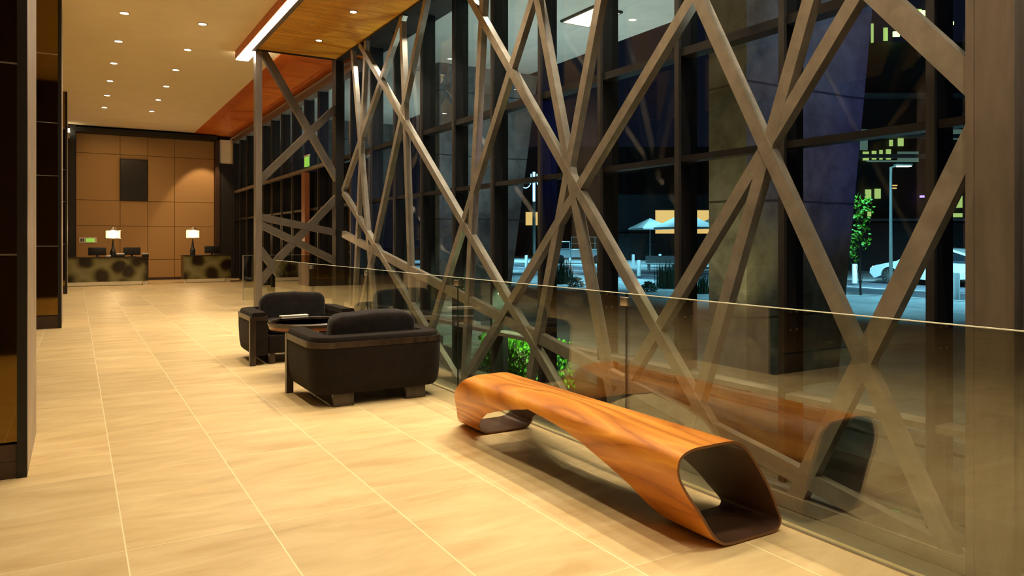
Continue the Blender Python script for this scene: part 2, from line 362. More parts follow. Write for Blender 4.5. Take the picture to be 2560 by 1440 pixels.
# ------------------------------------------------------------------ left portals (mirror clad blocks)
def portal(y0, L, label, nearest=False):
    t = thing('clad_pillar', (-.25, y0, 0), label, 'pillar', 'mirror-clad pillars along the left side')
    xr = 0.0 if nearest else .05
    MB().box((-1.6, .03, 0), (xr-.02, L, ZC-.002)).build('core', 'plaster_dark', t)
    MB().box((xr-.019, .05, 0), (xr+.0, L, ZC-.002)).build('side_cladding', 'stone_cladding', t)
    MB().box((xr-.05, -.03, 0), (xr+.0, .045, ZC-.002)).build('corner_post', 'black_steel', t)
    g = MB(); zz = [.21, 2.36, 3.1, ZC-.01] if nearest else [.20, .86, 1.75, 2.8, 3.9, ZC-.01]
    zz = [.21, 1.32, 2.45, 3.30, 4.4, ZC-.01]
    for a, b in zip(zz[:-1], zz[1:]): g.box((-1.6, -.012, a+.005), (xr-.051, .029, b-.005))
    g.build('glass_cladding', 'bronze_mirror' if False else 'black_glass', t)
    j = MB()
    for z in zz[1:-1]: j.box((-1.6, -.016, z-.005), (xr-.051, .028, z+.005))
    j.build('joint_strip', 'brushed_metal', t)
    MB().box((-1.6, -.02, .0), (xr-.051, .029, .10)).box((-1.6, -.018, .102), (xr-.051, .029, .20)).build('plinth', 'dark_base', t)
    return t
portal(5.26, 1.15, 'nearest black mirror-clad pillar at the left edge of the hall', True)
portal(-1.55, 1.15, 'black mirror-clad pillar behind the viewer')
portal(13.95, 1.3, 'middle dark mirror-clad pillar on the left, beyond the nearest one')
portal(22.9, 1.3, 'farthest dark pillar on the left, beside the reception desk')
# ------------------------------------------------------------------ downlights
def downlight(loc, label, group, power, size=.07, cone=1.8):
    t = thing('downlight', loc, label, 'light', group)
    MB().lathe([(size+.02, 0), (size+.02, -.008), (size, -.01), (size, 0)], n=20).build('trim_ring', 'brushed_metal', t)
    MB().lathe([(size-.003, -.004), (size-.003, -.0005)], n=20).build('lamp', 'downlight_glow', t)
    spot('downlight_beam', (loc[0], loc[1], loc[2]-.03), (loc[0], loc[1], 0), power, WARM, cone, .8, .06)
    return t
row_a = [24.97-2.1*i for i in range(14)]
ords = ['farthest', 'second farthest', 'third farthest', 'fourth farthest', 'fifth farthest', 'sixth farthest (nearest visible)']
for i, y in enumerate(row_a):
    for x, nm in ((.725, 'left'), (1.99, 'right')):
        lab = ('round recessed downlight, %s of the %s row in the plaster ceiling' % (ords[i], nm)) if i < 6 else 'round recessed downlight in the plaster ceiling above the viewer'
        if i >= 6: grp = 'plaster ceiling downlights overhead'
        else: grp = 'downlights in the plaster ceiling'
        downlight((x, y, ZC), lab, grp, 100)
for i in range(7):
    y = 13.75-2.0*i
    lab = {0: 'round downlight in the orange timber soffit, farther of the two', 1: 'round downlight in the orange timber soffit, nearer of the two'}.get(i, 'round downlight in the timber soffit above the railing')
    downlight((3.92, y, ZS), lab, 'timber soffit downlights' if i < 2 else 'timber soffit downlights overhead', 185, .055)
# ------------------------------------------------------------------ steel lattice
lat = thing('steel_lattice', (XL, 8.0, ZW), 'bronze-grey steel lattice of crossing diagonal tubes behind the glass railing', 'frame')
LO = Vector(lat.location)
def mem(p1, p2, top=None, bot=None, w=.106, i=[0]):
    a = onX(*p1, XL); b = onX(*p2, XL)
    if a.z < b.z: a, b = b, a
    d = (a-b)
    if top is not None: a = b+d*((top-b.z)/d.z)
    if bot is not None: b = b+d*((bot-b.z)/d.z)
    i[0] += 1; off = Vector((.0008*i[0], 0, 0))
    MB().frame_box(a-LO+off, b-LO+off, w, .088-.002*(i[0] % 5), (1, 0, 0)).build('diagonal_brace', 'bronze_steel', lat)
T = ZS-.01; B = ZW
mem((905, 125), (1385, 960), T, B)
mem((855, 482), (1145, 962), None, B)
mem((1175, 0), (1775, 1075), T, B)
mem((1743, 0), (2385, 1420), T, B)
mem((2204, 0), (2465, 240), T, None, .155)
mem((1716, 10), (1153, 955), T, B)
mem((1340, 0), (1525, 1005), T, B)
mem((1494, 0), (1322, 930), T, B)
mem((1326, 0), (1085, 780), T, B)
mem((1202, 0), (1155, 940), T, B, .11)
mem((1060, 0), (925, 640), T, B)
mem((999, 50), (853, 478), T, None)
mem((878, 140), (920, 650), T, B, .105)
mem((909, 140), (886, 660), T, B, .105)
mem((1001, 110), (1021, 700), T, B, .105)
mem((2016, 0), (1752, 950), T, B)
mem((2127, 0), (1575, 930), T, B)
mem((2465, 260), (1955, 1300), None, B, .135)
mem((853, 585), (2336, 1375), None, None, .13)
# chords, corner column and front beam
MB().box((0.002, YN+.01-8, T-LO.z-.02), (.17, YP-8, ZS+.13-LO.z)).build('top_chord', 'black_steel', lat)
MB().box((-.002, YN+.01-8, .0), (.16, 13.2-8, .10)).build('bottom_chord', 'bronze_steel', lat)
MB().box((.001, YP-8-.0, -LO.z), (.17, YP-8+.26, ZS+.12-LO.z)).build('corner_column', 'black_steel', lat)
# screen across the hall end
def memY(p1, p2, w=.14, i=[0]):
    a = onY(*p1, YP+.02); b = onY(*p2, YP+.02); i[0] += 1; off = Vector((0, .002*i[0], 0))
    MB().frame_box(a-LO+off, b-LO+off, w, .13, (0, 1, 0)).build('screen_brace', 'screen_steel', lat)
memY((658, 126), (846, 450)); memY((650, 452), (842, 268)); memY((650, 542), (845, 582)); memY((650, 560), (846, 655))
memY((650, 622), (702, 690)); memY((846, 492), (700, 645)); memY((700, 645), (648, 712))
MB().box((3.03-XL, YP-.02-8, -LO.z+.001), (3.15-XL, YP+.18-8, ZS-.031-LO.z)).build('end_post', 'post_steel', lat)
struct('trim_16', MB().box((2.965, YN, ZS-.03), (3.049, YP+.1, ZS+.10)), 'post_steel')
struct('trim_17', MB().box((3.05, YP+.001, ZS-.03), (4.60, YP+.019, ZS+.1)), 'black_trim')
# right-hand column with grooves
rc = thing('steel_column', (XL, 2.30, ZW), 'broad bronze steel column with vertical seams at the right edge', 'column')
yA, yB2 = 2.17-2.30, 2.43-2.30
MB().box((-.03, yA, 0), (.32, yB2-.052, ZS+.1-ZW)).build('shaft', 'post_steel', rc)
MB().box((-.028, yB2-.048, 0), (.30, yB2, ZS+.1-ZW)).build('cover_strip', 'post_steel', rc)
MB().box((-.034, yA-.012, 0), (.06, yA+.03, ZS+.1-ZW), bev=.004).build('edge_strip', 'post_steel', rc)
MB().box((.0, yB2-.053, 0), (.28, yB2-.047, ZS+.1-ZW)).build('seam', 'black_trim', rc)
# ------------------------------------------------------------------ facade
fa = structE('window_1', (XF, 0, ZW))
ys = [2.90+1.255*k for k in range(-5, 22)]
HH = ZC-ZW
for k, y in enumerate(ys):
    if y > YB-.3 or y < YN: continue
    mz = 0 if y < 13.2 else -ZW
    m = MB().box((0, y, mz), (.035, y+.06, HH), 1).box((.046, y+.02, mz), (.27, y+.055, HH))
    o = m.build('mullion', ['mullion_steel', 'frame_bronze'], fa)
    if 2 < y < 13:
        b = MB()
        for zz in (1.30, 1.42):
            for xx in (.10, .18): b.lathe([(.008, 0), (.008, .008)], n=8)
        b = MB()
        for zz in (1.27, 1.42):
            for xx in (.10, .18):
                b.tube([(xx, y+.021, zz), (xx, y+.010, zz)], .010, 8)
        b.build('bolt', 'brushed_metal', o)
def transom(z, w, d, x0=.03, m='mullion_steel'):
    for y0, y1 in zip(ys[:-1], ys[1:]):
        if y0 < YN or y1 > YB-.2: continue
        if z < .3 and y0 > 12.5: continue
        MB().box((x0, y0+.071, z-ZW-w/2), (x0+d, y1-.001, z-ZW+w/2)).build('transom', m, fa)
transom(.10, .05, .2, 0.01, 'bronze_steel'); transom(2.21, .06, .14); transom(3.26, .08, .16)
for y0, y1 in zip(ys[:-1], ys[1:]):
    if y0 < YN or y1 > YB-.2: continue
    MB().box((.18, y0+.056, 0 if y0 < 13.2 else -ZW), (.192, y1+.018, HH)).build('pane', 'facade_glass', fa)
MB().box((-.02, YP+.3, ZC-.30-ZW), (.2, YB-.5, ZC-.08-ZW)).build('head_rail', 'post_steel', fa)
MB().tube([(-.14, YP+.4, ZC-.18-ZW), (-.14, YB-.6, ZC-.18-ZW)], .025, 8).build('curtain_rail', 'brushed_metal', fa)
struct('trim_9', MB().box((XF+.06, YN, ZW-.1), (XF+.3, 13.28, ZW-.001)), 'bronze_steel')
# dark entrance lobby beyond the lattice screen
struct('door_2', MB().box((XF+.3, 15.6, ZW), (XF+.45, 28.6, 3.22)), 'black_trim')
struct('trim_10', MB().box((XF-.10, 16.0, 3.17), (XF-.001, 28.4, 3.25)), 'post_steel')
struct('trim_11', MB().box((XF-.12, 18.72, 0), (XF-.001, 19.05, 3.16)), 'table_wood')  # solid orange strip standing in for a reflection at the dark lobby
es = thing('emergency_sign', (XF-.14, 18.45, 3.26), 'small glowing green emergency sign over the dark entrance lobby', 'sign')
MB().box((-.02, -.17, 0), (.02, .17, .24), bev=.004).build('sign_panel', 'sign_green', es)
MB().box((-.015, -.25, .241), (.015, .25, .29)).build('mounting_bar', 'sign_white', es)
# ------------------------------------------------------------------ glass railing
RH = 1.065
joints = [(-1.15, 1.27), (1.27, 3.67), (3.67, 6.08), (6.08, 8.52), (8.52, 10.93), (10.93, 13.28)]
labs = ['frameless glass railing panel behind the viewer right side, nearest', 'glass railing panel beside the near end of the wooden bench', 'glass railing panel between the square clip and the far end of the bench',
        'glass railing panel behind the nearer armchair', 'glass railing panel beside the farther armchair', 'farthest glass railing panel in line, ending before the lattice post']
for (a, b), lb in zip(joints, labs):
    t = thing('glass_railing', (XG, a, 0), lb, 'railing', 'frameless glass railing panels')
    L = b-a
    MB().box((0, .006, .0), (.015, L-.006, RH)).build('glass_panel', 'railing_glass', t)
    MB().box((-.001, .006, RH+.0002), (.016, L-.006, RH+.004)).build('top_edge', 'glass_edge', t)
    MB().box((.002, -.004, .0), (.013, .004, RH)).build('panel_joint', 'black_trim', t)
    if b < 13: MB().box((-.022, L-.035, RH-.075), (-.001, L+.035, RH-.02), bev=.003).build('clip', 'brushed_metal', t)
struct('trim_12', MB().box((XG-.010, YN, .0005), (XG-.002, 13.28, .008)), 'bronze_steel')
t = thing('glass_railing', (3.4, 18.2, 0), 'distant glass railing crossing the hall beyond the lattice post', 'railing', 'frameless glass railing panels')
MB().box((0, 0, .02), (1.6, .015, RH)).build('glass_panel', 'railing_glass', t)
MB().box((0, -.001, RH+.0002), (1.6, .016, RH+.004)).build('top_edge', 'glass_edge', t)
MB().box((-.02, -.01, 0), (.0, .025, RH)).build('edge_post', 'brushed_metal', t)
# ------------------------------------------------------------------ bench
def interp(tab, x):
    if x <= tab[0][0]: return tab[0][1]
    for (a, p), (b, q) in zip(tab[:-1], tab[1:]):
        if x <= b: u = (x-a)/(b-a); return p+(q-p)*u
    return tab[-1][1]
def cr(pts, n, closed=True):
    out = []; m = len(pts)
    for i in range(m if closed else m-1):
        p = [Vector(pts[(i+k-1) % m]) if closed else Vector(pts[max(0, min(m-1, i+k-1))]) for k in range(4)]
        for j in range(n):
            t = j/n
            out.append(.5*((2*p[1])+(-p[0]+p[2])*t+(2*p[0]-5*p[1]+4*p[2]-p[3])*t*t+(-p[0]+3*p[1]-3*p[2]+p[3])*t**3))
    if not closed: out.append(Vector(pts[-1]))
    return out
sec = [(2.72, .006), (2.60, .006), (2.53, .018), (2.475, .065), (2.40, .18), (2.33, .28), (2.295, .36), (2.315, .43), (2.39, .462), (2.50, .466), (2.60, .466), (2.675, .457), (2.745, .415), (2.81, .325), (2.87, .225), (2.915, .12), (2.935, .05), (2.90, .012), (2.83, .006)]
U = cr(sec, 6)
TH = .013
def offset(P, th):
    n = len(P); out = []
    for i in range(n):
        t = (P[(i+1) % n]-P[i-1]).normalized(); out.append(P[i]+Vector((t.y, -t.x))*th)
    return out
U2 = offset(U, TH)
cx = sum(p.x for p in U)/len(U); cz = sum(p.y for p in U)/len(U)
if (U2[0]-Vector((cx, cz))).length > (U[0]-Vector((cx, cz))).length: U2 = offset(U, -TH)
YM = 3.74
near_cut = [(0, 2.76), (.03, 2.775), (.09, 2.84), (.16, 2.91), (.26, 3.05), (.33, 3.20), (.365, 3.36), (.385, 3.55), (.395, YM)]
far_cut = [(0, 4.68), (.03, 4.685), (.09, 4.64), (.17, 4.50), (.25, 4.32), (.30, 4.15), (.345, 3.98), (.375, 3.85), (.395, YM)]
near_end = lambda z: 2.40+.05*min(1, z/.45)
far_end = lambda z: 5.06-.50*min(1, z/.46)
def fsm(z, tab): return interp(tab, z)
bench_v = []; bench_f = []; bench_m = []
BO = Vector((2.64, 3.74, 0))
def half(endf, cuttab, flip):
    NS = 26; n = len(U); base = len(bench_v)
    for ring in (U, U2):
        for i in range(n):
            z = U[i].y; ye = endf(z); yc = fsm(z, cuttab)
            for s in range(NS+1):
                u = s/NS; y = ye+(yc-ye)*u
                # waist: sides draw in slightly towards the middle
                k = max(0, 1-abs(y-YM)/1.3); k = k*k*(3-2*k)
                px, pz = ring[i].x, ring[i].y
                px = px+(.02)*k*(1 if px < cx else -.35)
                bench_v.append((px-BO.x, y-BO.y, pz-BO.z+(.0 if pz > .3 else 0)))
    def id(r, i, s): return base+r*n*(NS+1)+(i % n)*(NS+1)+s
    for i in range(n):
        for s in range(NS):
            bench_f.append((id(0,i,s), id(0,i+1,s), id(0,i+1,s+1), id(0,i,s+1))); 
            zm = U[i].y; bench_m.append(0)
            bench_f.append((id(1,i,s+1), id(1,i+1,s+1), id(1,i+1,s), id(1,i,s))); bench_m.append(1)
        bench_f.append((id(0,i,0), id(1,i,0), id(1,i+1,0), id(0,i+1,0))); bench_m.append(2)
        both_top = U[i].y >= .395 and U[(i+1) % n].y >= .395
        if not both_top:
            bench_f.append((id(0,i,NS), id(0,i+1,NS), id(1,i+1,NS), id(1,i,NS))); bench_m.append(2)
half(near_end, near_cut, False); half(far_end, far_cut, True)
me = bpy.data.meshes.new('sculpted_bench'); me.from_pydata(bench_v, [], bench_f)
for k in ('walnut_veneer', 'dark_veneer', 'veneer_edge'): me.materials.append(MATS[k])
me.polygons.foreach_set('material_index', bench_m); me.polygons.foreach_set('use_smooth', [True]*len(bench_f))
bm = bmesh.new(); bm.from_mesh(me); bmesh.ops.remove_doubles(bm, verts=bm.verts[:], dist=.0004); bmesh.ops.recalc_face_normals(bm, faces=bm.faces[:]); bm.to_mesh(me); bm.free()
me.set_sharp_from_angle(angle=math.radians(40))
bench = bpy.data.objects.new('sculpted_bench', me); COL.objects.link(bench); bench.location = BO
tag(bench, 'long sculpted walnut bench with open looped ends standing beside the glass railing', 'bench')
# ------------------------------------------------------------------ armchairs
def uplan(W, D, r, n=8, inset=0):
    """closed plan outline of rounded-back box: back at -y, front at +y"""
    w = W/2-inset; y0 = -D/2+inset; y1 = D/2; r = max(.02, r-inset); pts = [(w, y1)]
    for k in range(n+1):
        a = -math.pi/2*k/n; pts.append((w-r+r*math.cos(a), y0+r+r*math.sin(a)))
    for k in range(n+1):
        a = -math.pi/2-math.pi/2*k/n; pts.append((-w+r+r*math.cos(a), y0+r+r*math.sin(a)))
    pts.append((-w, y1)); return pts
def ushell(W, D, r, th, zs, ins):
    """U-shaped wall (arms and back): zs heights, ins outer insets"""
    mb = MB(); rows = []
    for z, i in zip(zs, ins): rows.append([(x, y, z) for x, y in uplan(W, D, r, 8, i)])
    inner = [(x, y) for x, y in uplan(W, D, r, 8, th)]
    n = len(inner); vs = []; fs = []
    for row in rows: vs += row
    vs += [(x, y, zs[-1]) for x, y in inner]; vs += [(x, y, zs[0]) for x, y in inner]
    R = len(rows)+2
    for a in range(R):
        b = (a+1) % R
        for k in range(n-1): fs.append((a*n+k, a*n+k+1, b*n+k+1, b*n+k))
    fs.append(tuple(a*n for a in range(R))); fs.append(tuple(a*n+n-1 for a in range(R))[::-1])
    mb.add(vs, fs, 0, True); return mb
def cushion(w, d, h, e=.32, nu=28, nv=16, sag=.0):
    mb = MB(); vs = []; fs = []
    sg = lambda v, p: math.copysign(abs(v)**p, v)
    for j in range(nv+1):
        ph = -math.pi/2+math.pi*j/nv
        for i in range(nu):
            th = 2*math.pi*i/nu
            x = w/2*sg(math.cos(ph), e*1.3)*sg(math.cos(th), e); y = d/2*sg(math.cos(ph), e*1.3)*sg(math.sin(th), e); z = h/2*sg(math.sin(ph), e*1.6)
            bul = 1-.5*(abs(2*x/w)**3)*.35
            r = .006*math.sin(9*x+3*z)+.004*math.sin(17*x*1.3+5*z+1)
            vs.append((x, y*bul+r*(abs(y) > d*.3), z*(1-.10*(2*x/w)**4)+r))
    for j in range(nv):
        for i in range(nu): fs.append((j*nu+i, j*nu+(i+1) % nu, (j+1)*nu+(i+1) % nu, (j+1)*nu+i))
    return mb.add(vs, fs, 0, True)
def armchair(loc, rz, label):
    W, D = 1.22, .90
    t = thing('armchair', loc, label, 'armchair', 'dark velvet club armchairs', rz)
    b = ushell(W, D, .2, .19, [.11, .14, .22, .40, .50], [.05, .025, .01, .0, .0]).build('body', 'charcoal_velvet', t)
    ushell(W+.012, D+.006, .205, .19, [.502, .552], [0, 0]).build('arm_rail', 'dark_oak', t)
    ushell(W-.03, D-.03, .19, .155, [.553, .575, .590, .596], [.0, .003, .012, .03]).build('arm_pad', 'charcoal_velvet', t)
    MB().box((-.41, -.26, .12), (.41, D/2-.03, .33), bev=.02).build('seat_base', 'charcoal_velvet', t)
    s = cushion(.80, .66, .15, .22).build('seat_cushion', 'velvet_cushion', t); s.location = (0, .10, .405)
    c = cushion(.78, .22, .42, .22).build('back_cushion', 'velvet_cushion', t); c.location = (.0, -.15, .565); c.rotation_euler = (.10, 0, 0)
    for sx in (-1, 1):
        x0, x1 = sorted((sx*(W/2+.008), sx*(W/2-.055)))
        MB().box((x0, D/2-.055, .0), (x1, D/2+.008, .5515)).build('front_post', 'dark_oak', t)
        xa, xb = sorted((sx*.24, sx*.42))
        MB().box((xa, -D/2+.06, 0), (xb, -D/2+.12, .1095), bev=.003).build('leg', 'dark_oak', t)
        MB().box((sx*.36-.03, D/2-.12, 0), (sx*.36+.03, D/2-.06, .119)).build('leg', 'dark_oak', t)
    return t
armchair((2.285, 6.50, 0), 0, 'nearer dark velvet armchair seen from behind, beside the glass railing')
armchair((2.29, 9.03, 0), math.pi, 'farther dark velvet armchair facing the viewer')
tb = thing('coffee_table', (2.10, 7.72, 0), 'round wooden coffee table between the two armchairs', 'table')
MB().lathe([(.0, .50), (.40, .50), (.405, .53), (.38, .545), (0, .545)], n=40).build('tabletop', 'table_wood', tb)
MB().lathe([(.382, .5455), (.410, .531), (.42, .56), (.405, .575), (.385, .57), (.382, .5455)], n=40).build('rim', 'dark_oak', tb)
MB().lathe([(.2, 0), (.2, .02), (.05, .04), (.045, .40), (.15, .499)], n=20).build('pedestal', 'dark_oak', tb)
mg = thing('magazine', (2.02, 8.02, .577), 'pale magazine lying at the far rim of the round coffee table', 'magazine', rz=.1)
MB().box((-.15, -.03, .0155), (.15, .045, .03), bev=.004).build('cover', 'paper_white', mg)
MB().box((-.145, -.028, .0), (.145, .04, .015)).build('pages', 'sign_white', mg)
# ------------------------------------------------------------------ reception
def desk(x0, x1, y, label, ztop):
    t = thing('reception_desk', ((x0+x1)/2, y, 0), label, 'desk', 'stone-fronted reception desks'); h = (x1-x0)/2
    MB().box((-h, 0, .13), (h, .04, ztop-.06)).build('front_panel', 'agate_pattern', t)
    MB().box((h-.04, .041, .13), (h, .75, ztop-.06)).build('side_panel', 'dark_oak', t); MB().box((-h, .041, .13), (-h+.04, .75, ztop-.06)).build('side_panel', 'dark_oak', t)
    MB().box((-h-.01, -.02, ztop-.059), (h+.01, .78, ztop-.03)).build('worktop', 'dark_oak', t)
    MB().box((-h+.1, -.01, .015), (h-.2, .09, .125)).build('foot_rail', 'desk_foot', t)
    MB().box((h-.16, .02, .0), (h-.02, .12, .129)).build('foot', 'desk_foot', t)
    MB().box((-h+.0, .02, .0), (-h+.09, .12, .129)).build('foot', 'desk_foot', t)
    return t
desk(-.9, 2.01, 26.4, 'wider left reception desk with green and brown agate-patterned front', .93)
desk(3.10, 4.60, 26.85, 'smaller right reception desk with green and brown agate-patterned front', .96)
def lamp(loc, label):
    t = thing('table_lamp', loc, label, 'lamp', 'glowing lamps on the reception desks')
    MB().lathe([(.085, 0), (.085, .17), (.075, .2), (.045, .26), (.032, .42), (.02, .48), (.012, .56)], n=16).build('base', 'device_black', t)
    s = MB().lathe([(.20, .58), (.205, .60), (.205, .82), (.20, .84)], n=28).build('lamp_shade', 'lamp_shade_glow', t)
    MB().lathe([(.206, .57), (.25, .575), (.25, .59), (.206, .595)], n=28).lathe([(.206, .83), (.25, .835), (.25, .85), (.206, .855)], n=28).build('shade_ring', 'brushed_metal', s)
    MB().lathe([(.012, .86), (.09, .90), (.10, .93), (.05, .94)], n=16).build('finial', 'brushed_metal', t)
    point('lamp_light', (loc[0], loc[1]-.32, loc[2]+.75), 22, (1, .66, .34), .15)
    point('lamp_light', (loc[0], loc[1]+.35, loc[2]+.80), 16, (1, .66, .34), .15)
lamp((1.02, 26.75, .901), 'glowing shaded lamp with black base on the left reception desk')
lamp((3.42, 27.15, .931), 'glowing shaded lamp with black base on the right reception desk')
def monitor(x, y, z, w, lb):
    t = thing('monitor', (x, y, z), lb, 'monitor', 'black monitors on the reception desks')
    MB().box((-w/2, -.02, .05), (w/2, .02, .30), bev=.006).build('screen_housing', 'device_black', t)
    MB().box((-.03, -.01, .011), (.03, .03, .05)).box((-.12, -.06, 0), (.12, .08, .011)).build('stand', 'device_black', t)
monitor(.58, 26.85, .901, .5, 'black monitor left of the lamp on the left reception desk')
monitor(1.56, 26.85, .901, .5, 'black monitor right of the lamp on the left reception desk')
monitor(4.05, 27.25, .931, .48, 'black monitor on the right reception desk')
for x, w2, lb in ((1.22, .24, 'pale desk telephone beside the lamp on the left reception desk'), (1.93, .20, 'pale desk telephone at the right end of the left reception desk')):
    t = thing('telephone', (x, 26.6, .901), lb, 'telephone', 'telephones on the left reception desk')
    MB().box((-w2/2, -.1, 0), (w2/2, .1, .07), bev=.01).build('body', 'device_black', t)
    MB().box((-w2/2+.01, -.08, .072), (w2/2-.01, .02, .12), bev=.01).build('handset', 'device_white', t)
t = thing('card_holder', (.88, 26.55, .901), 'small white card holder on the left reception desk', 'card holder')
MB().box((-.07, -.05, 0), (.07, .05, .06), bev=.008).build('tray', 'device_white', t)
# ------------------------------------------------------------------ outside
GZ = -.45
struct('floor_plaza', MB().box((7.0, -8, GZ-.3), (23.5, 130, GZ)), 'pavement')
struct('floor_road', MB().box((23.5, -40, GZ-.3), (33, 200, GZ-.08)), 'asphalt')
struct('floor_far_pavement', MB().box((33, -40, GZ-.3), (90, 200, GZ)), 'pavement')
struct('trim_13', MB().box((23.3, -40, GZ+.0005), (23.6, 180, GZ+.02)), 'kerb_stone')
struct('trim_14', MB().box((28.1, -40, GZ-.079), (28.25, 180, GZ-.075)), 'road_paint')
struct('floor_planter', MB().box((XF+.36, -8, ZW-.45), (6.99, 18, -.80)), 'soil')
struct('trim_15', MB().box((6.9, -8, -.799), (7.02, 18, GZ+.02)), 'board_concrete')
struct('ceiling_canopy', MB().box((XF+.42, YN, 5.42), (9.4, 45, 5.7)), 'soffit_concrete')
struct('ceiling_head', MB().box((XF-.0, YN, ZC+.101), (XF+.42, 45, 5.7)), 'black_trim')
# concrete blades
def blade(y, lb):
    t = thing('concrete_pylon', (7.03, y, GZ), lb, 'column', 'tapering concrete pylons outside the facade')
    z = [0, 5.86]; xr = [1.75, 2.62]
    vs = []
    for zz, x in zip(z, xr): vs += [(0, 0, zz), (x, 0, zz), (x, .62, zz), (0, .62, zz)]
    MB().add(vs, [(0,3,2,1),(4,5,6,7),(0,1,5,4),(1,2,6,5),(2,3,7,6),(3,0,4,7)]).build('shaft', 'board_concrete', t)
    MB().box((-.04, -.03, -.3), (1.8, .65, .0)).build('footing', 'board_concrete', t)
blade(6.28, 'nearest tapering concrete pylon outside, lit warm on one side and blue on the other')
blade(15.1, 'second tapering concrete pylon outside, left of the street view')
blade(24.0, 'farthest concrete pylon outside, glimpsed between lattice bars at the left')
# a second leg leaning against the near blade, towards the street
# canopy light panels
for i, (y, lb) in enumerate(((10.6, 'bright rectangular light panel under the outdoor canopy, farther one'), (8.1, 'bright rectangular light panel under the outdoor canopy, nearer one'))):
    t = thing('canopy_light', (7.9, y, 5.38), lb, 'light', 'light panels under the canopy')
    MB().box((-.32, -.5, 0), (.32, .5, .038)).build('housing', 'black_steel', t)
    MB().box((-.28, -.46, -.006), (.28, .46, -.001)).build('diffuser', 'panel_warm', t)
for y in (4.6, 7.2, 12.2, 18.5):
    l = spot('canopy_warm_fill', (8.3, y, 5.15), (7.4, y+.6, 0), 25, (1, .82, .42), 1.6, .8, .1)  # unseen spots, no fixtures, added to warm the pylon faces
# steps
st = thing('concrete_steps', (5.75, 11.2, -.8), 'pale concrete steps outside the facade left of the hedge', 'steps')
for i in range(6):
    MB().box((0.0, .15+.42*i, 0), (1.0, .15+.42*(i+1)-.001, .16*(i+1))).build('step', 'kerb_stone', st)
# hedge
hv = thing('hedge', (5.95, 9.0, -.8), 'bright green leafy hedge low outside the facade behind the bench', 'hedge')
hm = MB(); rnd = random.Random(3)
for i in range(5200):
    x = rnd.uniform(-.35, .4); y = rnd.uniform(-.1, 1.6); z = rnd.uniform(.02, .72)
    if -.28 < x < .3 and z < .62 and .0 < y < 1.5 and rnd.random() < .8: x = -.33+rnd.random()*.06
    d = Vector((rnd.gauss(0, 1)-.6, rnd.gauss(0, 1)-.3, rnd.gauss(0, .8)+.4)).normalized(); u = d.orthogonal().normalized(); w_ = d.cross(u); s = rnd.uniform(.012, .026); p = Vector((x, y, z))
    hm.add([p-u*s*1.8, p+w_*s*.8, p+u*s*1.8, p-w_*s*.8], [(0,1,2,3)])
hm.build('foliage', 'leaf_green', hv)
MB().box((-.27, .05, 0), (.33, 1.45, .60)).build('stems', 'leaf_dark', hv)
spot('hedge_light', (5.55, 8.2, .7), (5.75, 9.8, -.4), 240, (.75, 1, .55), 1.6, .7, .05)
# grasses
def grass(px, py, d, h, w, n, lb, seed):
    p = atd(px, py, d); p.z = GZ
    rn = random.Random(seed); mb = MB()
    for i in range(n):
        a = rn.uniform(0, 6.28); r = rn.uniform(0, w/2); b = Vector((r*math.cos(a), r*math.sin(a), 0)); hh = h*rn.uniform(.6, 1); ln = Vector((rn.gauss(0, .06), rn.gauss(0, .06), 0))*hh
        q = Vector((C, -S, 0))*.02
        mb.add([b-q, b+q, b+ln+Vector((0, 0, hh))], [(0,1,2)])
        mb.add([b-q.cross(Vector((0,0,1))), b+q.cross(Vector((0,0,1))), b+ln+Vector((0, 0, hh))], [(0,1,2)])
    o = mb.build('ornamental_grass', 'leaf_dark', None, p); tag(o, lb, 'plant', 'tall grasses on the plaza')
grass(1668, 715, 29, 1.25, 1.0, 150, 'dark clump of tall grass on the plaza before the umbrellas', 1)
grass(1407, 700, 32, 1.35, .9, 130, 'tall grass clump on the plaza left of the centre bars', 2)
grass(1502, 700, 31, 1.3, .5, 80, 'thin tall grass clump on the plaza right of the truck', 3)
grass(1757, 725, 26, .8, .6, 90, 'short grass clump beside the concrete pylon', 4)
def bush(px, d, r, h, lb, seed):
    p = atd(px, 700, d); p.z = GZ; rn = random.Random(seed); mb = MB()
    for i in range(500):
        a = rn.uniform(0, 6.28); ph = rn.uniform(0, 1.57); R = rn.uniform(.6, 1)
        c = Vector((r*R*math.cos(a)*math.cos(ph), r*R*math.sin(a)*math.cos(ph), h*R*math.sin(ph)))
        u = Vector((rn.gauss(0,1), rn.gauss(0,1), rn.gauss(0,1))).normalized()*.06; w_ = u.orthogonal().normalized()*.03
        mb.add([c-u, c+w_, c+u, c-w_], [(0,1,2,3)])
    tag(mb.build('low_bush', 'leaf_dark', None, p), lb, 'bush', 'low bushes on the plaza')
bush(1622, 27, .35, .38, 'rounded low bush left of the dark tall grass', 5)
bush(1440, 30, .4, .4, 'low bush below the white truck', 6)
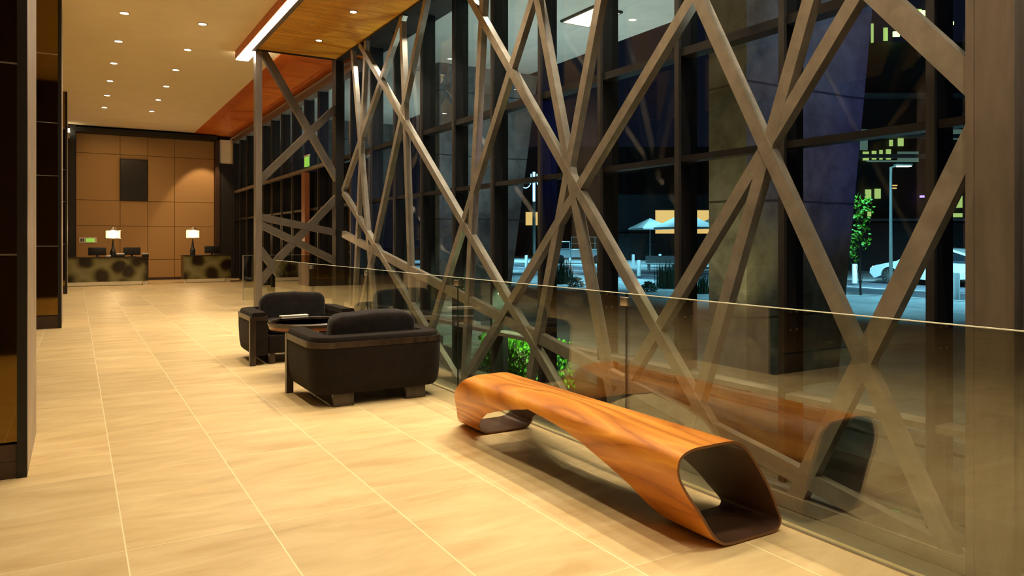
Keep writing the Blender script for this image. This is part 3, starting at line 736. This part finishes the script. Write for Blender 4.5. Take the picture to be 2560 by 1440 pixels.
# sapling
tp = onZ(2151, 738, GZ)
tr = thing('sapling', tp, 'slender young tree with green leaves on the kerb before the white car', 'tree')
kd = (tp.xy.length)
MB().tube([(0, 0, 0), (.02, .02, 1.0), (-.04, .03, 2.2), (0, -.02, 3.5)], [.035, .03, .022, .008], 8).build('trunk', 'bark', tr)
br = MB(); rn = random.Random(12); lf = MB()
for i in range(26):
    z = 1.15+2.2*i/26; a = rn.uniform(0, 6.28); L = rn.uniform(.25, .55)*(1-.5*(i/26)); e = Vector((L*math.cos(a), L*math.sin(a), z+L*.5))
    br.tube([(0, 0, z), tuple(e)], [.009, .004], 5)
    for k in range(16):
        c = Vector((0, 0, z)).lerp(e, rn.uniform(.3, 1.1))+Vector((rn.gauss(0, .07), rn.gauss(0, .07), rn.gauss(0, .07)))
        u = Vector((rn.gauss(0,1), rn.gauss(0,1), rn.gauss(0,1))).normalized()*.065; w_ = u.orthogonal().normalized()*.045
        lf.add([c-u, c+w_, c+u, c-w_], [(0,1,2,3)])
for s in (-1, 1): br.tube([(s*.03, 0, .35), (s*.38, 0, 1.5)], [.01, .004], 5)
br.build('branches', 'bark', tr); lf.build('foliage', 'leaf_green', tr)
# cars
def car(p, rz, lb, L=4.6):
    t = thing('car', p, lb, 'car', None, rz)
    # side profile in (y,z): nose at +y
    prof = [(L/2, .42), (L/2-.02, .62), (L/2-.25, .74), (L/2-1.15, .93), (L/2-1.9, 1.38), (L/2-2.5, 1.46), (L/2-3.2, 1.42), (-L/2+.55, 1.02), (-L/2+.05, .93), (-L/2, .5), (-L/2+.1, .24), (-L/2+.5, .22)]
    def arch(cy, r=.37): return [(cy+r*math.cos(a), .32+r*math.sin(a)) for a in [math.pi*k/8 for k in range(8, -1, -1)]]
    prof = prof[:-1]+[(-L/2+.45, .22)]+arch(-L/2+.85)+[(0, .2)]+arch(L/2-.85)+[(L/2-.2, .22)]
    n = len(prof); vs = []; W = .9
    for x, ins in ((-W, 0), (W, 0)):
        for y, z in prof: vs.append(((x*(1 if z < .95 else .80)), y, z))
    bd = MB().add(vs, [tuple(range(n)), tuple(range(n, 2*n))[::-1]]+[(i, (i+1) % n, n+(i+1) % n, n+i) for i in range(n)], 0, False)
    bd.build('body', 'car_white', t)
    g = MB()
    for s in (-1, 1):
        g.add([(s*.885, L/2-1.25, .95), (s*.745, L/2-1.92, 1.33), (s*.745, L/2-3.15, 1.36), (s*.87, -L/2+.75, 1.0)], [(0,1,2,3)])
        g.add([(s*.895, L/2-1.22, .945), (s*.755, L/2-1.90, 1.335), (s*.755, L/2-3.15, 1.365), (s*.88, -L/2+.72, .99)], [(0,1,2,3)])
    g.build('side_window', 'car_glass', t)
    for y in (L/2-.85, -L/2+.85):
        for s in (-1, 1):
            w_ = MB().tube([(s*.72, y, .32), (s*.91, y, .32)], .325, 24).build('wheel', 'tyre', t)
            r = MB()
            for k in range(10):
                a = 2*math.pi*k/10; r.frame_box((s*.915, y, .32), (s*.915, y+.24*math.cos(a), .32+.24*math.sin(a)), .05, .012*s, (1, 0, 0))
            r.tube([(s*.912, y, .32), (s*.93, y, .32)], .06, 10)
            r.build('rim', 'brushed_metal', w_)
    for s in (-1, 1): MB().box((s*.62-.16, L/2-.20, .60), (s*.62+.16, L/2-.02, .70), bev=.02).build('headlight', 'street_white', t)
    return t
wc = onZ(2230, 705, GZ)
cr_ = car((wc.x+.8, wc.y-1.90, GZ-.08), 0, 'white hatchback car parked across the street, partly behind bars', 5.1)
cr_.scale = (1.12, 1.12, 1.12)
# truck
tp = atd(1452, 600, 62)
t = thing('pickup_truck', (tp.x, tp.y, GZ-.05), 'white pickup truck seen through the bars beyond the plaza', 'truck', None, -ANG)
MB().box((-.9, -.9, .55), (2.2, .9, 1.25), bev=.05).build('cargo_bed', 'car_white', t)
MB().box((-2.6, -.9, .5), (-.92, .9, 1.2), bev=.06).box((-2.1, -.82, 1.201), (-.95, .82, 1.9), bev=.08).build('cab', 'car_white', t)
MB().box((-1.95, -.835, 1.30), (-1.05, -.825, 1.8)).build('side_window', 'car_glass', t)
rk = MB()
for x in (-.85, .1, 1.1, 2.1): rk.box((x-.03, -.88, 1.251), (x+.03, -.82, 2.2))
rk.box((-.9, -.88, 2.201), (2.15, -.82, 2.27)); rk.box((-.9, -.879, 1.7), (2.15, -.821, 1.75)); rk.build('rack', 'galvanised', t)
for x in (-1.8, 1.3): MB().tube([(x, -.95, .38), (x, -.7, .38)], .38, 18).build('wheel', 'tyre', t)
MB().box((1.9, -.915, .62), (2.15, -.905, .78)).build('tail_light', 'window_warm', t)
# umbrellas
def umbrella(px, py, d, hw, hh, lb):
    p = atd(px, py, d); t = thing('parasol', (p.x, p.y, GZ), lb, 'parasol', 'square parasols across the plaza', -ANG+.3); z = p.z-GZ
    MB().add([(-hw,-hw,z), (hw,-hw,z), (hw,hw,z), (-hw,hw,z), (0,0,z+hh), (-hw,-hw,z-.12), (hw,-hw,z-.12), (hw,hw,z-.12), (-hw,hw,z-.12)], [(0,1,4),(1,2,4),(2,3,4),(3,0,4),(0,5,6,1),(1,6,7,2),(2,7,8,3),(3,8,5,0)]).build('canopy', 'canvas', t)
    MB().tube([(0, 0, 0), (0, 0, z+hh-.02)], .03, 8).build('pole', 'galvanised', t)
umbrella(1625, 570, 58, 1.25, .78, 'left square parasol glowing grey beyond the plaza')
umbrella(1712, 568, 52, 1.6, 1.05, 'larger right square parasol before the warm lit pavilion')
umbrella(1780, 566, 60, 1.2, .7, 'parasol half hidden beside the concrete pylon')
# pavilion with warm light
p = atd(1690, 603, 72)
t = thing('pavilion', (p.x, p.y, GZ), 'dark pavilion with a warm glowing ceiling behind the parasols', 'building', None, -ANG)
MB().box((-6, 0, 0), (7, 5, 2.6)).build('wall', 'building_dark', t)
MB().box((-6.2, -.3, 4.9), (7.2, 5, 6.4)).build('roof', 'building_dark', t)
MB().box((-1.9, .8, 2.61), (4.8, 1.0, 4.89)).build('lit_wall', 'window_warm', t)
MB().box((-6, .5, 2.61), (-1.92, 4.5, 4.89)).build('side_wall', 'building_dark', t)
# street lamps
def streetlamp(px, ytop, d, lb, m='street_white', arm=.5):
    p = atd(px, ytop, d); h = p.z-GZ; t = thing('street_lamp', (p.x, p.y, GZ), lb, 'street lamp', 'street lamps outside', -ANG)
    MB().tube([(0, 0, 0), (0, 0, h-.05)], [.07, .045], 10).build('pole', 'galvanised', t)
    MB().tube([(0, 0, h-.05), (arm*.3, 0, h)], .03, 8).build('arm', 'galvanised', t)
    MB().box((arm*.2, -.12, h+.001), (arm, .12, h+.07), bev=.02).build('head', 'galvanised', t)
    MB().box((arm*.25, -.1, h-.03), (arm*.95, .1, h)).build('lamp', m, t)
    return p
p1 = streetlamp(2227, 415, 27, 'tall street lamp with a glowing flat head behind the white car, right', 'street_white', .75)
p2 = streetlamp(1495, 472, 45, 'street lamp with small cyan head above the truck', 'street_cyan', .7)
# ornamental cyan lamp
p = atd(1335, 650, 40); t = thing('ornamental_lamp', (p.x, p.y, GZ), 'ornate cyan-lit lamp post with curled arms left of the centre bars', 'street lamp', None, -ANG)
hz = atd(1335, 430, 40).z-GZ
MB().tube([(0, 0, 0), (0, 0, hz-1.6)], .09, 10).build('pole', 'galvanised', t)
MB().tube([(0, 0, hz-1.6), (0, 0, hz-.0)], .07, 10).build('lit_column', 'street_cyan', t)
for s in (-1, 1):
    pts = [(s*(.16+.30*(1-math.cos(a))), 0, hz-.45-.42*math.sin(a)) for a in [math.pi*k/12 for k in range(13)]]
    MB().tube([(s*.16, 0, hz-.1)]+pts+[(s*.76, 0, hz-.1)], .022, 8).build('curled_arm', 'street_cyan', t)
MB().lathe([(.02, 0), (.2, .08), (.22, .2), (.1, .3)], (-.76, 0, hz-.08), 14).build('lantern', 'street_cyan', t)
# bollards
for px, py, lb in ((1316, 668, 'white bollard seen left of the lattice node, first'), (1583, 664, 'white bollard left on the plaza near the low bush'), (1597, 690, 'short white bollard next to the low bush'), (1650, 662, 'white bollard left of the tall grass'), (2390, 748, 'grey concrete bollard in front of the white car'), (2137, 708, 'white bollard behind the sapling trunk'), (1425, 655, 'white bollard under the truck')):
    q = onZ(px, py, GZ); o = MB().lathe([(.11, 0), (.11, .80), (.09, .85), (0, .85)], n=14).build('bollard', 'bollard_white', None, q); tag(o, lb, 'bollard', 'bollards along the street')
# bench/low wall across
p = atd(1655, 655, 45); t = thing('park_bench', (p.x, p.y, GZ), 'slatted pale bench behind the tall grass on the plaza', 'bench', None, -ANG)
MB().box((-.9, 0, .42), (.9, .5, .47)).box((-.9, .5, .5), (.9, .56, .95)).build('slats', 'kerb_stone', t)
MB().box((-.8, .05, 0), (-.7, .5, .419)).build('leg', 'galvanised', t); MB().box((.7, .05, 0), (.8, .5, .419)).build('leg', 'galvanised', t)
# opposite buildings
p = atd(2290, 603, 46)
t = thing('office_building', (p.x, p.y, GZ), 'dark office block across the street with green-lit rooms', 'building', None, -ANG)
MB().box((-4.5, 0, 0), (9, 8, 3.0)).build('wall', 'building_dark', t)
MB().box((-4.5, .8, 3.01), (9, 8, 14.5)).build('rear_wall', 'building_dark', t)
for z in (3.1, 7.1, 8.35, 10.9): MB().box((-4.5, -.2, z), (9, .79, z+.16)).build('floor_slab', 'building_pale', t)
def rect(x0, y0, x1, y1, m, nm, yy=.6):
    # pixel rectangle on the building's front at 46 m
    k = 46/F; MB().box(((x0-2290)*k, yy, H-GZ+(HY-y1)*k), ((x1-2290)*k, yy+.1, H-GZ+(HY-y0)*k)).build(nm, m, t)
for x0, y0, x1, y1, m in ((2163, 320, 2181, 372, 'window_teal'), (2259, 338, 2272, 362, 'window_green'), (2237, 346, 2245, 362, 'window_green'), (2193, 374, 2203, 396, 'window_green'), (2212, 372, 2219, 396, 'window_green'), (2229, 370, 2240, 396, 'window_green'),
                       (2170, 376, 2184, 398, 'window_green'), (2258, 376, 2310, 400, 'window_teal'), (2222, 62, 2232, 95, 'window_green'), (2176, 472, 2190, 495, 'window_green'), (2200, 470, 2214, 495, 'window_green'), (2182, 528, 2190, 540, 'window_green'),
                       (2305, 15, 2318, 50, 'window_green'), (2380, 532, 2421, 542, 'window_green'), (2388, 488, 2421, 518, 'window_green'), (2395, 320, 2421, 345, 'window_teal'), (2180, 398, 2310, 402, 'window_teal')):
    rect(x0, y0, x1, y1, m, 'lit_window')
rect(2306, 22, 2320, 38, 'spot_green', 'ceiling_lamp', .3); rect(2240, 75, 2256, 88, 'spot_green', 'ceiling_lamp', .3); rect(2374, 50, 2392, 58, 'spot_green', 'ceiling_lamp', .3); rect(2308, 488, 2318, 493, 'lamp_purple', 'ceiling_lamp', .3); rect(2185, 55, 2190, 103, 'window_green', 'light_tube', .3)
rect(2235, 461, 2250, 464, 'window_warm', 'ceiling_lamp', .3); rect(2234, 468, 2248, 471, 'window_warm', 'ceiling_lamp', .3)
p = atd(1450, 603, 95); t2 = thing('distant_building', (p.x, p.y, GZ), 'dark unlit building beyond the street in the middle', 'building', None, -ANG)
MB().box((-14, 0, 0), (24, 10, 14)).build('wall', 'building_dark', t2)
MB().box((-10, -.1, 4.2), (-4, -.01, 4.6)).build('ledge', 'building_pale', t2)
MB().box((-7.0, -.12, 3.9), (-5.2, -.01, 5.6)).build('lit_window', 'window_warm', t2)
# ------------------------------------------------------------------ lights outside
for (x, y, e) in ((21, 15, 3000), (22, 27, 5500), (25, 44, 11000), (31, 62, 13000), (27, 10, 4000), (38, 40, 4500), (36, 52, 7000)):
    spot('street_beam', (x, y, 7.5), (x+1.5, y, 0), e, (.30, .78, 1.), 1.9, .6, .3)  # street light without posts; extra beams added to brighten parasols and truck
spot('street_beam', (27, 17, 4.5), (31.8, 18.2, 0), 4500, (.35, .80, 1.), 1.5, .5, .3)
spot('blue_flood', (13.0, -.5, 4.2), (8.9, 6.3, 3.2), 430, (.03, .10, 1.), .50, .7, .3)
spot('blue_flood', (9.5, 7.5, 3.0), (8.0, 15.1, 3.0), 130, (.5, .65, 1.), 1.1, .6, .3)
for y in (3.2, 8.4, 10.6, 13.0, 18.5, 21.5, 27.0):
    spot('canopy_fill', (8.0, y, GZ+.1), (7.7, y+.3, 5.4), 420, (.80, 1, .93), 1.5, .8, .1)  # unseen upward spots added to brighten the canopy soffit and pylons
spot('pylon_fill', (6.0, 5.6, -.3), (7.05, 6.5, 3.6), 190, (1, .70, .22), 1.5, .7, .08)  # unseen yellow spot added to brighten the near pylon's facade-side face
tq = onZ(2151, 738, GZ); spot('sapling_light', (tq.x-2.5, tq.y-2.0, 5.5), (tq.x, tq.y, 2.2), 150, (.5, 1, .55), .55, .6, .2)
for k in range(11):
    spot('lattice_top_fill', (4.78, 13.6-1.26*k, 5.12), (4.66, 13.6-1.26*k+.2, 0), 140, (1, .9, .7), 1.5, .7, .02)  # unseen spots added to brighten the top faces of the lattice members
# LED cove light helper lamps are real emitters above; wall washer at reception
spot('wall_washer', (4.05, 28.3, 5.2), (4.05, 29.55, 1.8), 160, (1, .66, .34), 1.05, .35, .05)
spot('wall_washer', (1.2, 26.4, 5.3), (1.2, 29.5, 2.5), 70, (1, .66, .30), 1.5, .8, .1)
# ------------------------------------------------------------------ world and view
wd = bpy.data.worlds.new('night'); scene.world = wd; wd.use_nodes = True
wd.node_tree.nodes['Background'].inputs[0].default_value = (.01, .014, .03, 1); wd.node_tree.nodes['Background'].inputs[1].default_value = .3
vs_ = scene.view_settings
vs_.view_transform = 'Standard'; vs_.look = 'None'; vs_.gamma = 1; vs_.use_curve_mapping = False; vs_.exposure = 0.50
cy = scene.cycles; cy.max_bounces = 10; cy.transparent_max_bounces = 24; cy.sample_clamp_indirect = 6; cy.use_denoising = True; cy.caustics_reflective = False; cy.caustics_refractive = False
